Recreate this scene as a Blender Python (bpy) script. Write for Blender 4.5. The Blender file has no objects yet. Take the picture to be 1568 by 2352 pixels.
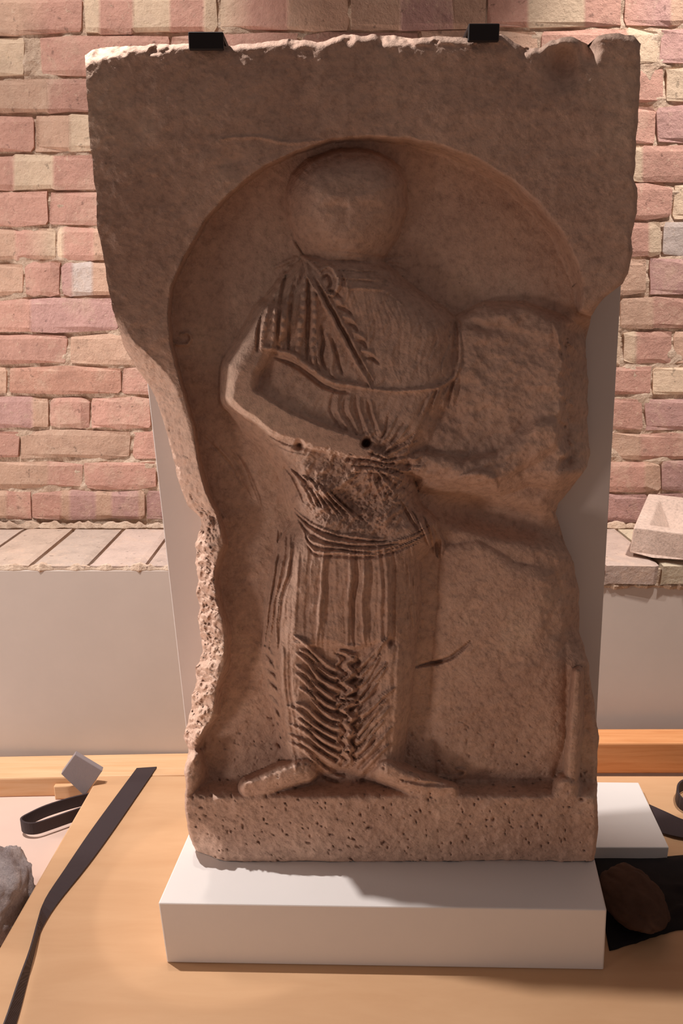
import bpy, bmesh, math, random
import numpy as np
from mathutils import Vector, noise as mnoise

random.seed(7)
rng = np.random.default_rng(11)
SC = bpy.context.scene
COL = SC.collection

# ------------------------------------------------------------------ camera
W, H, F = 1568, 2352, 1699.0          # picture frame and focal length in pixels
PITCH = math.radians(15.5)
CAMZ = 1.113                          # eye height above the wooden board (z = 0)
cam_d = bpy.data.cameras.new('camera')
cam_d.sensor_fit = 'VERTICAL'
cam_d.sensor_height = 36.0
cam_d.lens = F / H * 36.0
cam_d.clip_start = 0.02
cam = bpy.data.objects.new('camera', cam_d)
cam.location = (0, 0, CAMZ)
cam.rotation_euler = (math.pi / 2 - PITCH, 0, 0)
COL.objects.link(cam)
SC.camera = cam

# ------------------------------------------------------------------ world
world = bpy.data.worlds.new('World')
SC.world = world
world.use_nodes = True
wb = world.node_tree.nodes['Background']
wb.inputs['Color'].default_value = (1.0, 0.80, 0.74, 1)
wb.inputs['Strength'].default_value = 0.145

# ------------------------------------------------------------------ lamps
def lamp(name, kind, loc, target, energy, color, **kw):
    d = bpy.data.lights.new(name, kind)
    d.energy = energy
    d.color = color
    for k, v in kw.items():
        setattr(d, k, v)
    o = bpy.data.objects.new(name, d)
    o.location = loc
    o.rotation_euler = (Vector(target) - Vector(loc)).to_track_quat('-Z', 'Y').to_euler()
    COL.objects.link(o)
    return o

lamp('ceiling_flood', 'SPOT', (-0.85, 1.23, 2.46), (-0.22, 0.88, 0.0), 195, (1.0, 0.94, 0.91),
     spot_size=math.radians(104), spot_blend=1.0, shadow_soft_size=0.013)
lamp('ceiling_spot', 'SPOT', (-0.50, 1.24, 2.70), (-0.222, 1.21, 0.0), 42, (1.0, 0.90, 0.80),
     spot_size=math.radians(11.0), spot_blend=0.12, shadow_soft_size=0.012)
lamp('gallery_lamp', 'AREA', (-2.9, 1.26, 0.42), (0.3, 1.9, 0.6), 48, (1.0, 0.91, 0.85),
     shape='DISK', size=0.6)
lamp('front_fill', 'SPOT', (-1.35, 0.05, 0.28), (0.12, 1.12, 0.45), 24, (1.0, 0.80, 0.70),  # added out-of-view fill, brightens the stone and the plinth front
     spot_size=math.radians(60), spot_blend=1.0, shadow_soft_size=0.15)
lamp('wall_washer', 'SPOT', (-0.65, 1.06, 3.4), (-0.65, 2.03, 0.95), 165, (1.0, 0.93, 0.88),
     spot_size=math.radians(40), spot_blend=0.6, shadow_soft_size=0.06)
lamp('wall_washer', 'SPOT', (0.95, 1.06, 3.4), (0.95, 2.03, 0.95), 360, (1.0, 0.92, 0.86),
     spot_size=math.radians(40), spot_blend=0.6, shadow_soft_size=0.06)

SC.view_settings.view_transform = 'Standard'
SC.view_settings.look = 'None'
SC.view_settings.gamma = 1.0
SC.view_settings.use_curve_mapping = False
SC.view_settings.exposure = 0.0

# ------------------------------------------------------------------ helpers
CP, SP = math.cos(PITCH), math.sin(PITCH)

def ray(u, v):
    a = (H / 2 - v) / F
    return (u - W / 2) / F, CP + a * SP, -SP + a * CP

def atY(u, v, Y):
    x, y, z = ray(u, v); t = Y / y
    return Vector((x * t, Y, CAMZ + z * t))

def atZ(u, v, Z):
    x, y, z = ray(u, v); t = (Z - CAMZ) / z
    return Vector((x * t, y * t, Z))

def srgb(r, g, b):
    f = lambda c: (c / 255 / 12.92) if c / 255 <= 0.04045 else ((c / 255 + 0.055) / 1.055) ** 2.4
    return (f(r), f(g), f(b), 1.0)

def tag(o, label=None, cat=None, group=None, kind=None):
    if label: o['label'] = label
    if cat: o['category'] = cat
    if group: o['group'] = group
    if kind: o['kind'] = kind
    return o

def empty(name, loc=(0, 0, 0)):
    o = bpy.data.objects.new(name, None)
    o.empty_display_size = 0.05
    o.location = loc
    COL.objects.link(o)
    return o

def link(name, me, mat, parent=None, smooth=False):
    if mat is not None:
        me.materials.append(mat)
    if smooth:
        me.polygons.foreach_set('use_smooth', [True] * len(me.polygons))
    o = bpy.data.objects.new(name, me)
    COL.objects.link(o)
    if parent is not None:
        o.parent = parent
        o.location = -parent.location
    return o

def mesh(name, verts, faces, mat, parent=None, smooth=False, bevel=0.0, seg=2):
    me = bpy.data.meshes.new(name)
    me.from_pydata([tuple(v) for v in verts], [], faces)
    bm = bmesh.new(); bm.from_mesh(me)
    bmesh.ops.recalc_face_normals(bm, faces=bm.faces)
    if bevel:
        bmesh.ops.bevel(bm, geom=bm.edges[:], offset=bevel, segments=seg, affect='EDGES', profile=0.5)
    bm.to_mesh(me); bm.free()
    return link(name, me, mat, parent, smooth)

HEX = [(0, 1, 2, 3), (4, 7, 6, 5), (0, 4, 5, 1), (1, 5, 6, 2), (2, 6, 7, 3), (3, 7, 4, 0)]
def hexa(name, b, t, mat, parent=None, bevel=0.003):
    return mesh(name, list(b) + list(t), HEX, mat, parent, bevel=bevel)

# ------------------------------------------------------------------ materials
class NT:
    def __init__(self, name):
        self.m = bpy.data.materials.new(name); self.m.use_nodes = True
        self.t = self.m.node_tree; self.b = self.t.nodes['Principled BSDF']
        self.b.inputs['Specular IOR Level'].default_value = 0.25
    def n(self, typ, **kw):
        nd = self.t.nodes.new(typ)
        for k, v in kw.items():
            if k in nd.inputs: nd.inputs[k].default_value = v
            else: setattr(nd, k, v)
        return nd
    def l(self, a, b): self.t.links.new(a, b)
    def coord(self, scale=(1, 1, 1), kind='Object', rot=(0, 0, 0)):
        c = self.n('ShaderNodeTexCoord'); mp = self.n('ShaderNodeMapping')
        mp.inputs['Scale'].default_value = scale; mp.inputs['Rotation'].default_value = rot
        self.l(c.outputs[kind], mp.inputs['Vector']); return mp.outputs['Vector']
    def noise(self, vec, scale, detail=5, rough=0.6, dist=0.0):
        nd = self.n('ShaderNodeTexNoise', Scale=scale, Detail=detail, Roughness=rough, Distortion=dist)
        self.l(vec, nd.inputs['Vector']); return nd.outputs['Fac']
    def ramp(self, fac, stops):
        r = self.n('ShaderNodeValToRGB'); e = r.color_ramp.elements
        while len(e) < len(stops): e.new(0.5)
        for el, (p, c) in zip(e, stops): el.position = p; el.color = c
        self.l(fac, r.inputs['Fac']); return r.outputs['Color']
    def mix(self, a, b, fac, mode='MIX'):
        m = self.n('ShaderNodeMix', data_type='RGBA', blend_type=mode)
        for s, i in ((fac, 0), (a, 6), (b, 7)):
            if hasattr(s, 'links'): self.l(s, m.inputs[i])
            else: m.inputs[i].default_value = s
        return m.outputs[2]
    def color(self, c):
        if hasattr(c, 'links'): self.l(c, self.b.inputs['Base Color'])
        else: self.b.inputs['Base Color'].default_value = c
    def bump(self, h, strength, dist, prev=None):
        b = self.n('ShaderNodeBump', Strength=strength, Distance=dist)
        self.l(h, b.inputs['Height'])
        if prev is not None: self.l(prev, b.inputs['Normal'])
        self.l(b.outputs['Normal'], self.b.inputs['Normal']); return b.outputs['Normal']
    def rough(self, r): self.b.inputs['Roughness'].default_value = r; return self

def g(v): return (v, v, v, 1)

def mat_stone(name, c1, c2, c3, sc=1.0, bump=0.5):
    m = NT(name).rough(0.95); v = m.coord()
    m.b.inputs['Specular IOR Level'].default_value = 0.08
    big = m.ramp(m.noise(v, 5 * sc, 6, 0.65), [(0.3, c1), (0.55, c2), (0.75, c3)])
    fine = m.ramp(m.noise(v, 90 * sc, 4, 0.7), [(0.28, g(0.72)), (0.5, g(1)), (0.75, g(1.16))])
    c = m.mix(big, fine, 1.0, 'MULTIPLY')
    vo = m.n('ShaderNodeTexVoronoi', Scale=70 * sc, Randomness=1.0); m.l(v, vo.inputs['Vector'])
    pit = m.ramp(vo.outputs['Distance'], [(0.05, g(0.6)), (0.13, g(1))])
    sel = m.ramp(m.noise(v, 24 * sc, 2, 0.5), [(0.5, g(0)), (0.62, g(1))])
    c = m.mix(c, pit, m.mix(g(0), g(0.75), sel), 'MULTIPLY')
    m.color(c)
    n1 = m.bump(m.noise(v, 140 * sc, 5, 0.75), bump, 0.004)
    m.bump(m.noise(v, 38 * sc, 6, 0.7), bump, 0.008, n1)
    return m.m

def mat_brick():
    m = NT('brick_clay').rough(0.92); v = m.coord()
    m.b.inputs['Specular IOR Level'].default_value = 0.15
    at = m.n('ShaderNodeAttribute', attribute_name='tone')
    mott = m.ramp(m.noise(v, 20, 7, 0.7), [(0.25, g(0.78)), (0.5, g(1)), (0.78, g(1.12))])
    c = m.mix(at.outputs['Color'], mott, 1.0, 'MULTIPLY')
    smear = m.ramp(m.noise(v, 11, 8, 0.72, 0.4), [(0.52, g(0)), (0.68, g(0.55))])
    c = m.mix(c, srgb(216, 186, 164), smear)
    spots = m.ramp(m.noise(v, 95, 3, 0.6), [(0.62, g(0)), (0.70, g(0.4))])
    c = m.mix(c, srgb(226, 200, 176), spots)
    holes = m.ramp(m.noise(v, 55, 4, 0.6), [(0.30, g(0.62)), (0.37, g(1))])
    c = m.mix(c, holes, 1.0, 'MULTIPLY')
    m.color(c)
    n1 = m.bump(m.noise(v, 130, 6, 0.75), 0.6, 0.004)
    m.bump(m.noise(v, 34, 5, 0.65), 0.6, 0.008, n1)
    return m.m

def mat_mortar():
    m = NT('lime_mortar').rough(0.95); v = m.coord()
    m.color(m.ramp(m.noise(v, 26, 6, 0.7), [(0.3, srgb(178, 150, 130)), (0.5, srgb(206, 180, 158)), (0.72, srgb(222, 200, 180))]))
    n1 = m.bump(m.noise(v, 160, 5, 0.7), 0.7, 0.004)
    m.bump(m.noise(v, 45, 5, 0.7), 0.7, 0.01, n1)
    return m.m

def mat_plain(name, c, rough=0.7, var=0.04, sc=6, bump=0.08, bs=200):
    m = NT(name).rough(rough); v = m.coord()
    m.color(m.mix(c, m.ramp(m.noise(v, sc, 4, 0.6), [(0.3, g(1 - var)), (0.7, g(1 + var))]), 1.0, 'MULTIPLY'))
    m.bump(m.noise(v, bs, 3, 0.6), bump, 0.001)
    return m.m

def mat_wood(name, c1, c2, scale=(1.2, 22, 22), rough=0.55, bump=0.15):
    m = NT(name).rough(rough); v = m.coord(scale)
    grain = m.noise(v, 3.0, 6, 0.6, 0.6)
    c = m.ramp(grain, [(0.3, c1), (0.7, c2)])
    m.color(c)
    m.bump(grain, bump, 0.001)
    return m.m

def mat_strap():
    m = NT('black_webbing').rough(0.6); v = m.coord()
    w = m.n('ShaderNodeTexWave', Scale=260, Distortion=0.5); m.l(v, w.inputs['Vector'])
    m.color(m.ramp(w.outputs['Fac'], [(0, srgb(50, 40, 42)), (1, srgb(72, 60, 62))]))
    m.bump(w.outputs['Fac'], 0.4, 0.0008)
    return m.m

M = dict(
    stone=mat_stone('relief_limestone', srgb(188, 156, 139), srgb(206, 174, 155), srgb(220, 192, 170)),
    brick=mat_brick(), mortar=mat_mortar(),
    panel=mat_plain('beige_panel', srgb(202, 188, 178), 0.8, 0.03),
    plate=mat_plain('grey_backing_board', srgb(218, 209, 204), 0.75, 0.02),
    white=mat_plain('white_painted_board', srgb(226, 220, 216), 0.6, 0.015),
    pink=mat_plain('pale_pink_sheet', srgb(214, 186, 172), 0.8, 0.03),
    board=mat_wood('ochre_plywood', srgb(200, 157, 118), srgb(210, 169, 130), (1.0, 5, 5), 0.5, 0.04),
    pine=mat_wood('pine_timber', srgb(210, 162, 118), srgb(224, 186, 146), (1.2, 22, 22), 0.55, 0.15),
    orange=mat_wood('reddish_timber', srgb(196, 128, 78), srgb(218, 156, 106), (1.5, 26, 26), 0.55, 0.3),
    black=mat_plain('black_metal', srgb(40, 35, 36), 0.5, 0.05),
    strap=mat_strap(),
    grey=mat_plain('grey_foam', srgb(140, 128, 128), 0.9, 0.04, bump=0.3, bs=400),
    rock=mat_stone('speckled_grey_stone', srgb(140, 128, 128), srgb(184, 172, 170), srgb(214, 204, 200), 2.6, 0.7),
    trough=mat_stone('pale_stone', srgb(196, 172, 158), srgb(210, 186, 172), srgb(222, 200, 186), 1.5, 0.4),
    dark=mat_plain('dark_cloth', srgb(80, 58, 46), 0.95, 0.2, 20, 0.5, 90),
    shade_black=mat_plain('shade_sheet', srgb(30, 25, 25), 0.85, 0.2, 20, 0.5, 90),  # black of the sheet that stands in for shade on the board
)

# ------------------------------------------------------------------ brick wall
WY = 2.03                                       # front plane of the brick wall
VL = [-215, -112, -12, 81, 178, 262, 352, 438, 520, 600, 683, 765, 839, 909, 986, 1056, 1124, 1196]
VR = [-240, -134, -34, 62, 152, 240, 333, 420, 507, 592, 680, 758, 838, 911, 992, 1057, 1131, 1203]
TONES = dict(p=(204, 158, 142), t=(206, 170, 148), c=(220, 194, 168), m=(194, 154, 146), o=(206, 158, 138), w=(208, 192, 184))
JO = {2: [192, 500, 802, 1118, 1432], 3: [60, 90, 390, 690, 1514], 4: [-70, 235, 1225, 1527], 5: [80, 390, 1507],
      6: [-40, 255, 1445], 7: [112, 420, 1330, 1545], 8: [128, 430, 1518], 9: [56, 140, 430, 1330, 1487],
      10: [-30, 275, 1420], 11: [158, 460, 1428, 1545], 12: [18, 278, 580, 1498], 13: [115, 207, 345, 1478],
      14: [45, 302, 600, 1400], 15: [192, 360, 1518], 16: [72, 335, 1490]}
BANDS = {  # course -> list of (from x, to x, tone) seen in the photograph
    2: [(-400, 110, 't'), (40, 190, 'p'), (192, 228, 'c'), (228, 305, 'p'), (305, 390, 'c'), (390, 468, 'p'), (468, 510, 'c'), (510, 660, 'p'), (660, 800, 't'),
        (802, 920, 't'), (920, 1040, 'm'), (1040, 1118, 't'), (1118, 1212, 'p'), (1212, 1342, 'c'), (1342, 1432, 'p'), (1440, 1540, 'm'), (1540, 1800, 't')],
    3: [(-400, 75, 'c'), (76, 390, 'p'), (1440, 1514, 'c'), (1514, 1900, 'm')],
    4: [(-400, 110, 't'), (110, 240, 'p'), (1380, 1527, 'p'), (1527, 1900, 'c')],
    5: [(-400, 80, 'p'), (80, 160, 't'), (160, 240, 'c'), (1380, 1507, 'p'), (1507, 1900, 'm')],
    6: [(-400, 32, 'p'), (32, 122, 'c'), (122, 255, 'p'), (1400, 1475, 'c'), (1475, 1900, 'p')],
    7: [(-400, 112, 'p'), (112, 430, 'p'), (1330, 1545, 'p'), (1545, 1900, 'c')],
    8: [(-400, 35, 't'), (35, 120, 'p'), (120, 145, 'c'), (145, 215, 'p'), (215, 430, 't'), (1400, 1490, 'p'), (1490, 1518, 'c'), (1518, 1900, 'w')],
    9: [(-400, 56, 't'), (56, 140, 'p'), (140, 166, 'm'), (166, 212, 'w'), (212, 430, 't'), (1330, 1487, 't'), (1487, 1900, 'm')],
    10: [(-400, 70, 'p'), (70, 275, 'm'), (1420, 1500, 't'), (1500, 1900, 'p')],
    11: [(-400, 158, 'p'), (158, 460, 't'), (1400, 1460, 'c'), (1460, 1545, 'p'), (1545, 1900, 't')],
    12: [(-400, 18, 't'), (18, 278, 'o'), (278, 580, 'p'), (1330, 1498, 'p'), (1498, 1900, 'c')],
    13: [(-400, 75, 'm'), (75, 115, 't'), (115, 207, 'p'), (207, 345, 'p'), (1330, 1478, 'p'), (1478, 1900, 'm')],
    14: [(-400, 45, 'p'), (45, 302, 't'), (302, 600, 'p'), (1400, 1470, 't'), (1470, 1900, 'p')],
    15: [(-400, 110, 't'), (110, 192, 'p'), (192, 360, 'p'), (1330, 1480, 'p'), (1480, 1518, 't'), (1518, 1900, 'm')],
    16: [(-400, 15, 't'), (15, 70, 'p'), (72, 140, 'p'), (140, 160, 't'), (160, 220, 'm'), (220, 256, 't'), (256, 318, 'm'), (318, 340, 't'), (1380, 1900, 'm')]}

def wall_point(u, v, y=WY):
    return atY(u, v, y)

def course_v(i, u):
    s = (u - 110) / (1490 - 110)
    return VL[i] + (VR[i] - VL[i]) * s

# mortar sheet, uneven, a little behind the brick faces
def rough_sheet(name, x0, x1, z0, z1, y, nx, nz, amp, depth, mat):
    verts, faces = [], []
    for j in range(nz + 1):
        for i in range(nx + 1):
            x = x0 + (x1 - x0) * i / nx; z = z0 + (z1 - z0) * j / nz
            n = mnoise.fractal(Vector((x * 14, z * 24, 3.1)), 0.8, 2.1, 4)
            verts.append((x, y - amp * n, z))
    for j in range(nz):
        for i in range(nx):
            a = j * (nx + 1) + i
            faces.append((a, a + 1, a + nx + 2, a + nx + 1))
    k = len(verts)
    verts += [(x0, y + depth, z0), (x1, y + depth, z0), (x1, y + depth, z1), (x0, y + depth, z1)]
    faces.append((k, k + 3, k + 2, k + 1))
    low = list(range(nx + 1)); top = [nz * (nx + 1) + i for i in range(nx + 1)]
    lef = [j * (nx + 1) for j in range(nz + 1)]; rig = [j * (nx + 1) + nx for j in range(nz + 1)]
    faces += [low[::-1] + [k, k + 1], top + [k + 2, k + 3], lef + [k + 3, k], rig[::-1] + [k + 1, k + 2]]
    return mesh(name, verts, faces, mat, smooth=False)

ztop = wall_point(784, VL[0]).z; LEDGE_Z = 0.512
wall = rough_sheet('wall_back', -2.1, 2.1, -0.45, ztop, WY + 0.0085, 360, 240, 0.008, 0.15, M['mortar'])
tag(wall, kind='structure')

def tone_at(course, u):
    for a, b, k in BANDS.get(course, []):
        if a <= u <= b: return TONES[k]
    return None

def brick(course, u0, u1):
    """one brick: an uneven front grid, sides running back into the mortar"""
    gap = 3.0
    a0, a1 = u0 + gap + random.uniform(-1.5, 2.5), u1 - gap - random.uniform(-1.5, 2.5)
    cuts = sorted({b for (b, _, _) in BANDS.get(course, []) if a0 + 8 < b < a1 - 8})
    cols = [a0]
    for c in cuts: cols += [c - 4, c + 4]
    cols.append(a1)
    if len(cols) < 5:
        ex = [a0 + (a1 - a0) * k / 4 + random.uniform(-6, 6) for k in range(1, 4)]
        cols = sorted(cols + [e for e in ex if all(abs(e - c) > 12 for c in cols)])
    rnd = random.choices('pppttmocp', k=1)[0]
    jit = random.uniform(0.94, 1.05)
    proud = random.uniform(-0.002, 0.003)
    verts, tones = [], []
    rows = 4
    for j in range(rows):
        for i, u in enumerate(cols):
            vt = course_v(course, u) + 3.6; vb = course_v(course + 1, u) - 2.8
            s = j / (rows - 1)
            s = (0.0, 0.16, 0.86, 1.0)[j]
            v = vt + (vb - vt) * s
            edge = (j in (0, rows - 1)) or (i in (0, len(cols) - 1))
            corner = (j in (0, rows - 1)) and (i in (0, len(cols) - 1))
            du = random.uniform(-3.2, 3.2) if i in (0, len(cols) - 1) else 0
            dv = random.uniform(-3.4, 3.0) if j in (0, rows - 1) else random.uniform(-2, 2)
            if corner:
                du += (5 if i == 0 else -5) * random.random(); dv += (6 if j == 0 else -6) * random.random()
            dy = (0.002 + random.uniform(0, 0.004)) if edge else random.uniform(-0.0015, 0.0015)
            verts.append(wall_point(u + du, v + dv, WY + dy - proud))
            t = tone_at(course, u + (3 if i == 0 else (-3 if i == len(cols) - 1 else 0))) or TONES[rnd]
            tones.append(srgb(*[min(255, c * jit) for c in t]))
    n = len(cols); faces = []
    for j in range(rows - 1):
        for i in range(n - 1):
            p = j * n + i
            faces.append((p, p + n, p + n + 1, p + 1))
    ring = list(range(n)) + [j * n + n - 1 for j in range(1, rows)] + [(rows - 1) * n + i for i in range(n - 2, -1, -1)] + [j * n for j in range(rows - 2, 0, -1)]
    k0 = len(verts)
    for r in ring:
        p = verts[r]; verts.append(Vector((p.x, WY + 0.05, p.z))); tones.append(tones[r])
    m = len(ring)
    for i in range(m):
        a, b = ring[i], ring[(i + 1) % m]
        faces.append((a, b, k0 + (i + 1) % m, k0 + i))
    me = bpy.data.meshes.new('brick')
    me.from_pydata([tuple(v) for v in verts], [], faces)
    ca = me.color_attributes.new('tone', 'FLOAT_COLOR', 'POINT')
    ca.data.foreach_set('color', np.array(tones, dtype=np.float32).ravel())
    bm = bmesh.new(); bm.from_mesh(me); bmesh.ops.recalc_face_normals(bm, faces=bm.faces); bm.to_mesh(me); bm.free()
    return link('brick', me, M['brick'], wall)

for c in range(len(VL) - 1):
    js = JO.get(c)
    if not js:
        js = [192 + 150 * (c % 2)]
    full = sorted(js)
    while full[0] > -760: full.insert(0, full[0] - random.uniform(280, 300))
    while full[-1] < 2330: full.append(full[-1] + random.uniform(280, 300))
    out = [full[0]]
    for b in full[1:]:
        a = out[-1]; gapw = b - a
        if gapw > 400:
            k = max(1, round(gapw / 292))
            for q in range(1, k): out.append(a + gapw * q / k)
        out.append(b)
    for a, b in zip(out[:-1], out[1:]):
        if (c, a) == (3, 60): continue          # missing brick end, an open hole
        brick(c, a, b)

# brick ledge with flat bricks, pale and worn
LF = 1.69                                        # front edge of the ledge
ledge = mesh('trim_1', [(-2.1, LF + 0.012, LEDGE_Z - 0.055), (2.1, LF + 0.012, LEDGE_Z - 0.055), (2.1, WY + 0.02, LEDGE_Z - 0.055), (-2.1, WY + 0.02, LEDGE_Z - 0.055),
                        (-2.1, LF + 0.012, LEDGE_Z - 0.016), (2.1, LF + 0.012, LEDGE_Z - 0.016), (2.1, WY + 0.02, LEDGE_Z - 0.016), (-2.1, WY + 0.02, LEDGE_Z - 0.016)],
             HEX, M['mortar'])
tag(ledge, kind='structure')
def ledge_brick(x0, x1, tone):
    verts, tones = [], []
    nx, ny = 4, 4
    for j in range(ny):
        for i in range(nx):
            x = x0 + (x1 - x0) * (0, 0.1, 0.9, 1)[i]; y = LF + (0.31) * (0, 0.06, 0.93, 1)[j]
            e = i in (0, 3) or j in (0, 3)
            verts.append(Vector((x + random.uniform(-.002, .002), y + random.uniform(-.004, .004), LEDGE_Z - (0.004 if e else 0) + random.uniform(-.001, .001))))
            tones.append(tone)
    faces = [(j * nx + i, j * nx + i + 1, (j + 1) * nx + i + 1, (j + 1) * nx + i) for j in range(3) for i in range(3)]
    ring = [0, 1, 2, 3, 7, 11, 15, 14, 13, 12, 8, 4]
    k0 = len(verts)
    for r in ring:
        p = verts[r]; verts.append(Vector((p.x, p.y + (0.003 if r < 4 else 0), LEDGE_Z - 0.052 + random.uniform(-.004, .004)))); tones.append(tone)
    for i in range(12):
        faces.append((ring[i], ring[(i + 1) % 12], k0 + (i + 1) % 12, k0 + i))
    me = bpy.data.meshes.new('brick'); me.from_pydata([tuple(v) for v in verts], [], faces)
    ca = me.color_attributes.new('tone', 'FLOAT_COLOR', 'POINT')
    ca.data.foreach_set('color', np.array(tones, dtype=np.float32).ravel())
    bm = bmesh.new(); bm.from_mesh(me); bmesh.ops.recalc_face_normals(bm, faces=bm.faces); bm.to_mesh(me); bm.free()
    link('brick', me, M['brick'], ledge)
x = -1.41
lx = []
while x < 1.38:
    lx.append(x); x += 0.139
# shift so that joints fall where the photograph shows them
off = atZ(213, 1284, LEDGE_Z).x
lx = [off + 0.139 * k for k in range(-11, 19)]
for a in lx:
    f = random.uniform(0.94, 1.04)
    base = random.choice([(198, 178, 164), (194, 172, 160), (206, 190, 166), (190, 168, 152)])
    ledge_brick(a + 0.005, a + 0.134, srgb(*[min(255, c * f) for c in base]))
# ragged mortar fringe hanging under the front of the ledge and the fillet where ledge meets wall
def fringe(name, x0, x1, y, z, r, parent, seed):
    n = int((x1 - x0) / 0.008); verts, faces = [], []
    k = 6
    for i in range(n + 1):
        xx = x0 + (x1 - x0) * i / n
        q = 1 + 0.8 * mnoise.fractal(Vector((xx * 30, seed, 0)), 0.7, 2, 4)
        for a in range(k):
            th = 2 * math.pi * a / k
            verts.append((xx, y + math.cos(th) * r * q * 0.7, z + math.sin(th) * r * q))
    for i in range(n):
        for a in range(k):
            faces.append((i * k + a, (i + 1) * k + a, (i + 1) * k + (a + 1) % k, i * k + (a + 1) % k))
    faces += [tuple(range(k))[::-1], tuple(n * k + a for a in range(k))]
    return mesh(name, verts, faces, M['mortar'], parent)
fringe('mortar_fringe', -2.05, -0.36, LF + 0.004, LEDGE_Z - 0.012, 0.012, ledge, 1.3)
fringe('mortar_fringe', 0.5, 2.05, LF + 0.014, LEDGE_Z - 0.058, 0.009, ledge, 5.3)
fringe('mortar_fringe', -2.05, 2.05, WY - 0.016, LEDGE_Z - 0.002, 0.014, ledge, 9.1)

# smooth beige panel wall under the ledge: skimmed up over the ledge front on the left, set back on the right
def panel(name, x0, x1, y0, ztop):
    tag(mesh(name, [(x0, y0, -0.45), (x1, y0, -0.45), (x1, 1.80, -0.45), (x0, 1.80, -0.45),
                    (x0, y0, ztop), (x1, y0, ztop), (x1, 1.80, ztop), (x0, 1.80, ztop)], HEX, M['panel']), kind='structure')
panel('wall_lower_left', -2.1, 0.1, LF - 0.006, LEDGE_Z - 0.014)
panel('wall_lower_right', 0.101, 2.1, 1.702, LEDGE_Z - 0.056)

# pale pink sheeted floor, lower than the board
FZ = -0.053
tag(mesh('floor', [(-2.2, -0.9, FZ - 0.03), (2.2, -0.9, FZ - 0.03), (2.2, 1.683, FZ - 0.03), (-2.2, 1.683, FZ - 0.03),
                   (-2.2, -0.9, FZ), (2.2, -0.9, FZ), (2.2, 1.683, FZ), (-2.2, 1.683, FZ)], HEX, M['pink']), kind='structure')

# ------------------------------------------------------------------ wooden board and timbers
pa, pb = atZ(232, 1768, 0), atZ(0, 2172, 0)
d = (pb - pa)
far = pa + d * -0.03; near = pa + d * 4.2
bt = [(near.x, near.y, 0), (1.9, -0.5, 0), (1.9, 1.583, 0), (far.x, 1.583, 0)]
bb = [(x, y, FZ) for x, y, z in bt]
tag(hexa('plywood_board', bb, bt, M['board'], bevel=0.004), 'large flat ochre plywood board lying under the white plinth', 'board')

def timber(name, p0, p1, depth, z0, z1, mat, label):
    (x0, y0), (x1, y1) = p0, p1
    b = [(x0, y0, z0), (x1, y1, z0), (x1, y1 + depth, z0), (x0, y0 + depth, z0)]
    t = [(x, y, z1) for x, y, z in b]
    return tag(hexa(name, b, t, mat, bevel=0.004), label, 'timber')
timber('timber_beam', (-1.70, 1.543), (-0.16, 1.592), 0.094, FZ, 0.001, M['pine'],
       'pale pine timber along the foot of the wall, left of the carved stone')
timber('timber_beam', (-0.1, 1.587), (1.80, 1.594), 0.065, 0.0, 0.086, M['orange'],
       'orange timber on edge behind the low white slab, right of the carved stone')

# ------------------------------------------------------------------ white plinth and low white slab
PZ = 0.134
p1, p2 = atZ(363, 2074, PZ), atZ(1393, 2090, PZ)
q1, q2 = atZ(383, 2211, 0), atZ(1386, 2228, 0)
l = atZ(426, 1931, PZ) - p1; r = atZ(1365, 1972, PZ) - p2
k1 = 0.34 / l.y; k2 = 0.34 / r.y
p4, p3 = p1 + l * k1, p2 + r * k2
q4, q3 = q1 + l * k1, q2 + r * k2
tag(hexa('plinth', [q1, q2, q3, q4], [p1, p2, p3, p4], M['white'], bevel=0.0025), 'white rectangular plinth block carrying the carved stone', 'plinth')

SZ = 0.03
s = [atZ(1385, 1946, SZ), atZ(1536, 1946, SZ), atZ(1466, 1797, SZ), atZ(1366, 1795, SZ)]
s[0].x = 0.506; s[3].x = 0.512
tag(hexa('white_slab', [Vector((v.x, v.y, 0.0)) for v in s], s, M['white'], bevel=0.002), 'low white slab lying on the board to the right behind the plinth', 'slab')

# ------------------------------------------------------------------ carved stone
DY = 1.127; THICK = 0.15
TOP = [(197, 128), (215, 115), (260, 107), (330, 103), (430, 100), (480, 101), (520, 105), (560, 99), (600, 98), (650, 90), (690, 92), (730, 99), (760, 88), (790, 82), (850, 79), (900, 80),
       (950, 87), (1000, 84), (1075, 88), (1110, 86), (1150, 78), (1180, 97), (1205, 108), (1238, 113), (1265, 92), (1310, 82), (1330, 90), (1352, 102), (1372, 82), (1420, 74), (1455, 84), (1470, 102)]
LEFT = [(197, 128), (200, 200), (203, 280), (212, 350), (220, 430), (222, 500), (232, 560), (243, 620), (257, 690), (270, 740), (285, 790), (305, 825), (335, 870), (355, 905), (375, 960), (392, 1020),
        (405, 1080), (420, 1130), (430, 1158), (463, 1184), (466, 1200), (458, 1222), (447, 1245), (450, 1300), (455, 1380), (458, 1440), (468, 1490), (455, 1530), (448, 1580), (440, 1630), (425, 1670), (418, 1690), (430, 1720), (425, 1770),
        (425, 1840), (430, 1900), (440, 1940), (462, 1972), (490, 1986)]
RIGHT = [(1470, 102), (1470, 200), (1468, 240), (1460, 330), (1460, 390), (1452, 420), (1464, 445), (1460, 510), (1450, 560), (1452, 590), (1440, 640), (1428, 662), (1385, 695), (1358, 735), (1346, 790), (1346, 850),
         (1350, 900), (1348, 970), (1355, 1040), (1348, 1080), (1312, 1128), (1280, 1160), (1274, 1185), (1291, 1236), (1318, 1297), (1330, 1376), (1331, 1453), (1349, 1526), (1364, 1606), (1374, 1686), (1370, 1760), (1373, 1840), (1372, 1900), (1368, 1955), (1362, 1986)]
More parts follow.
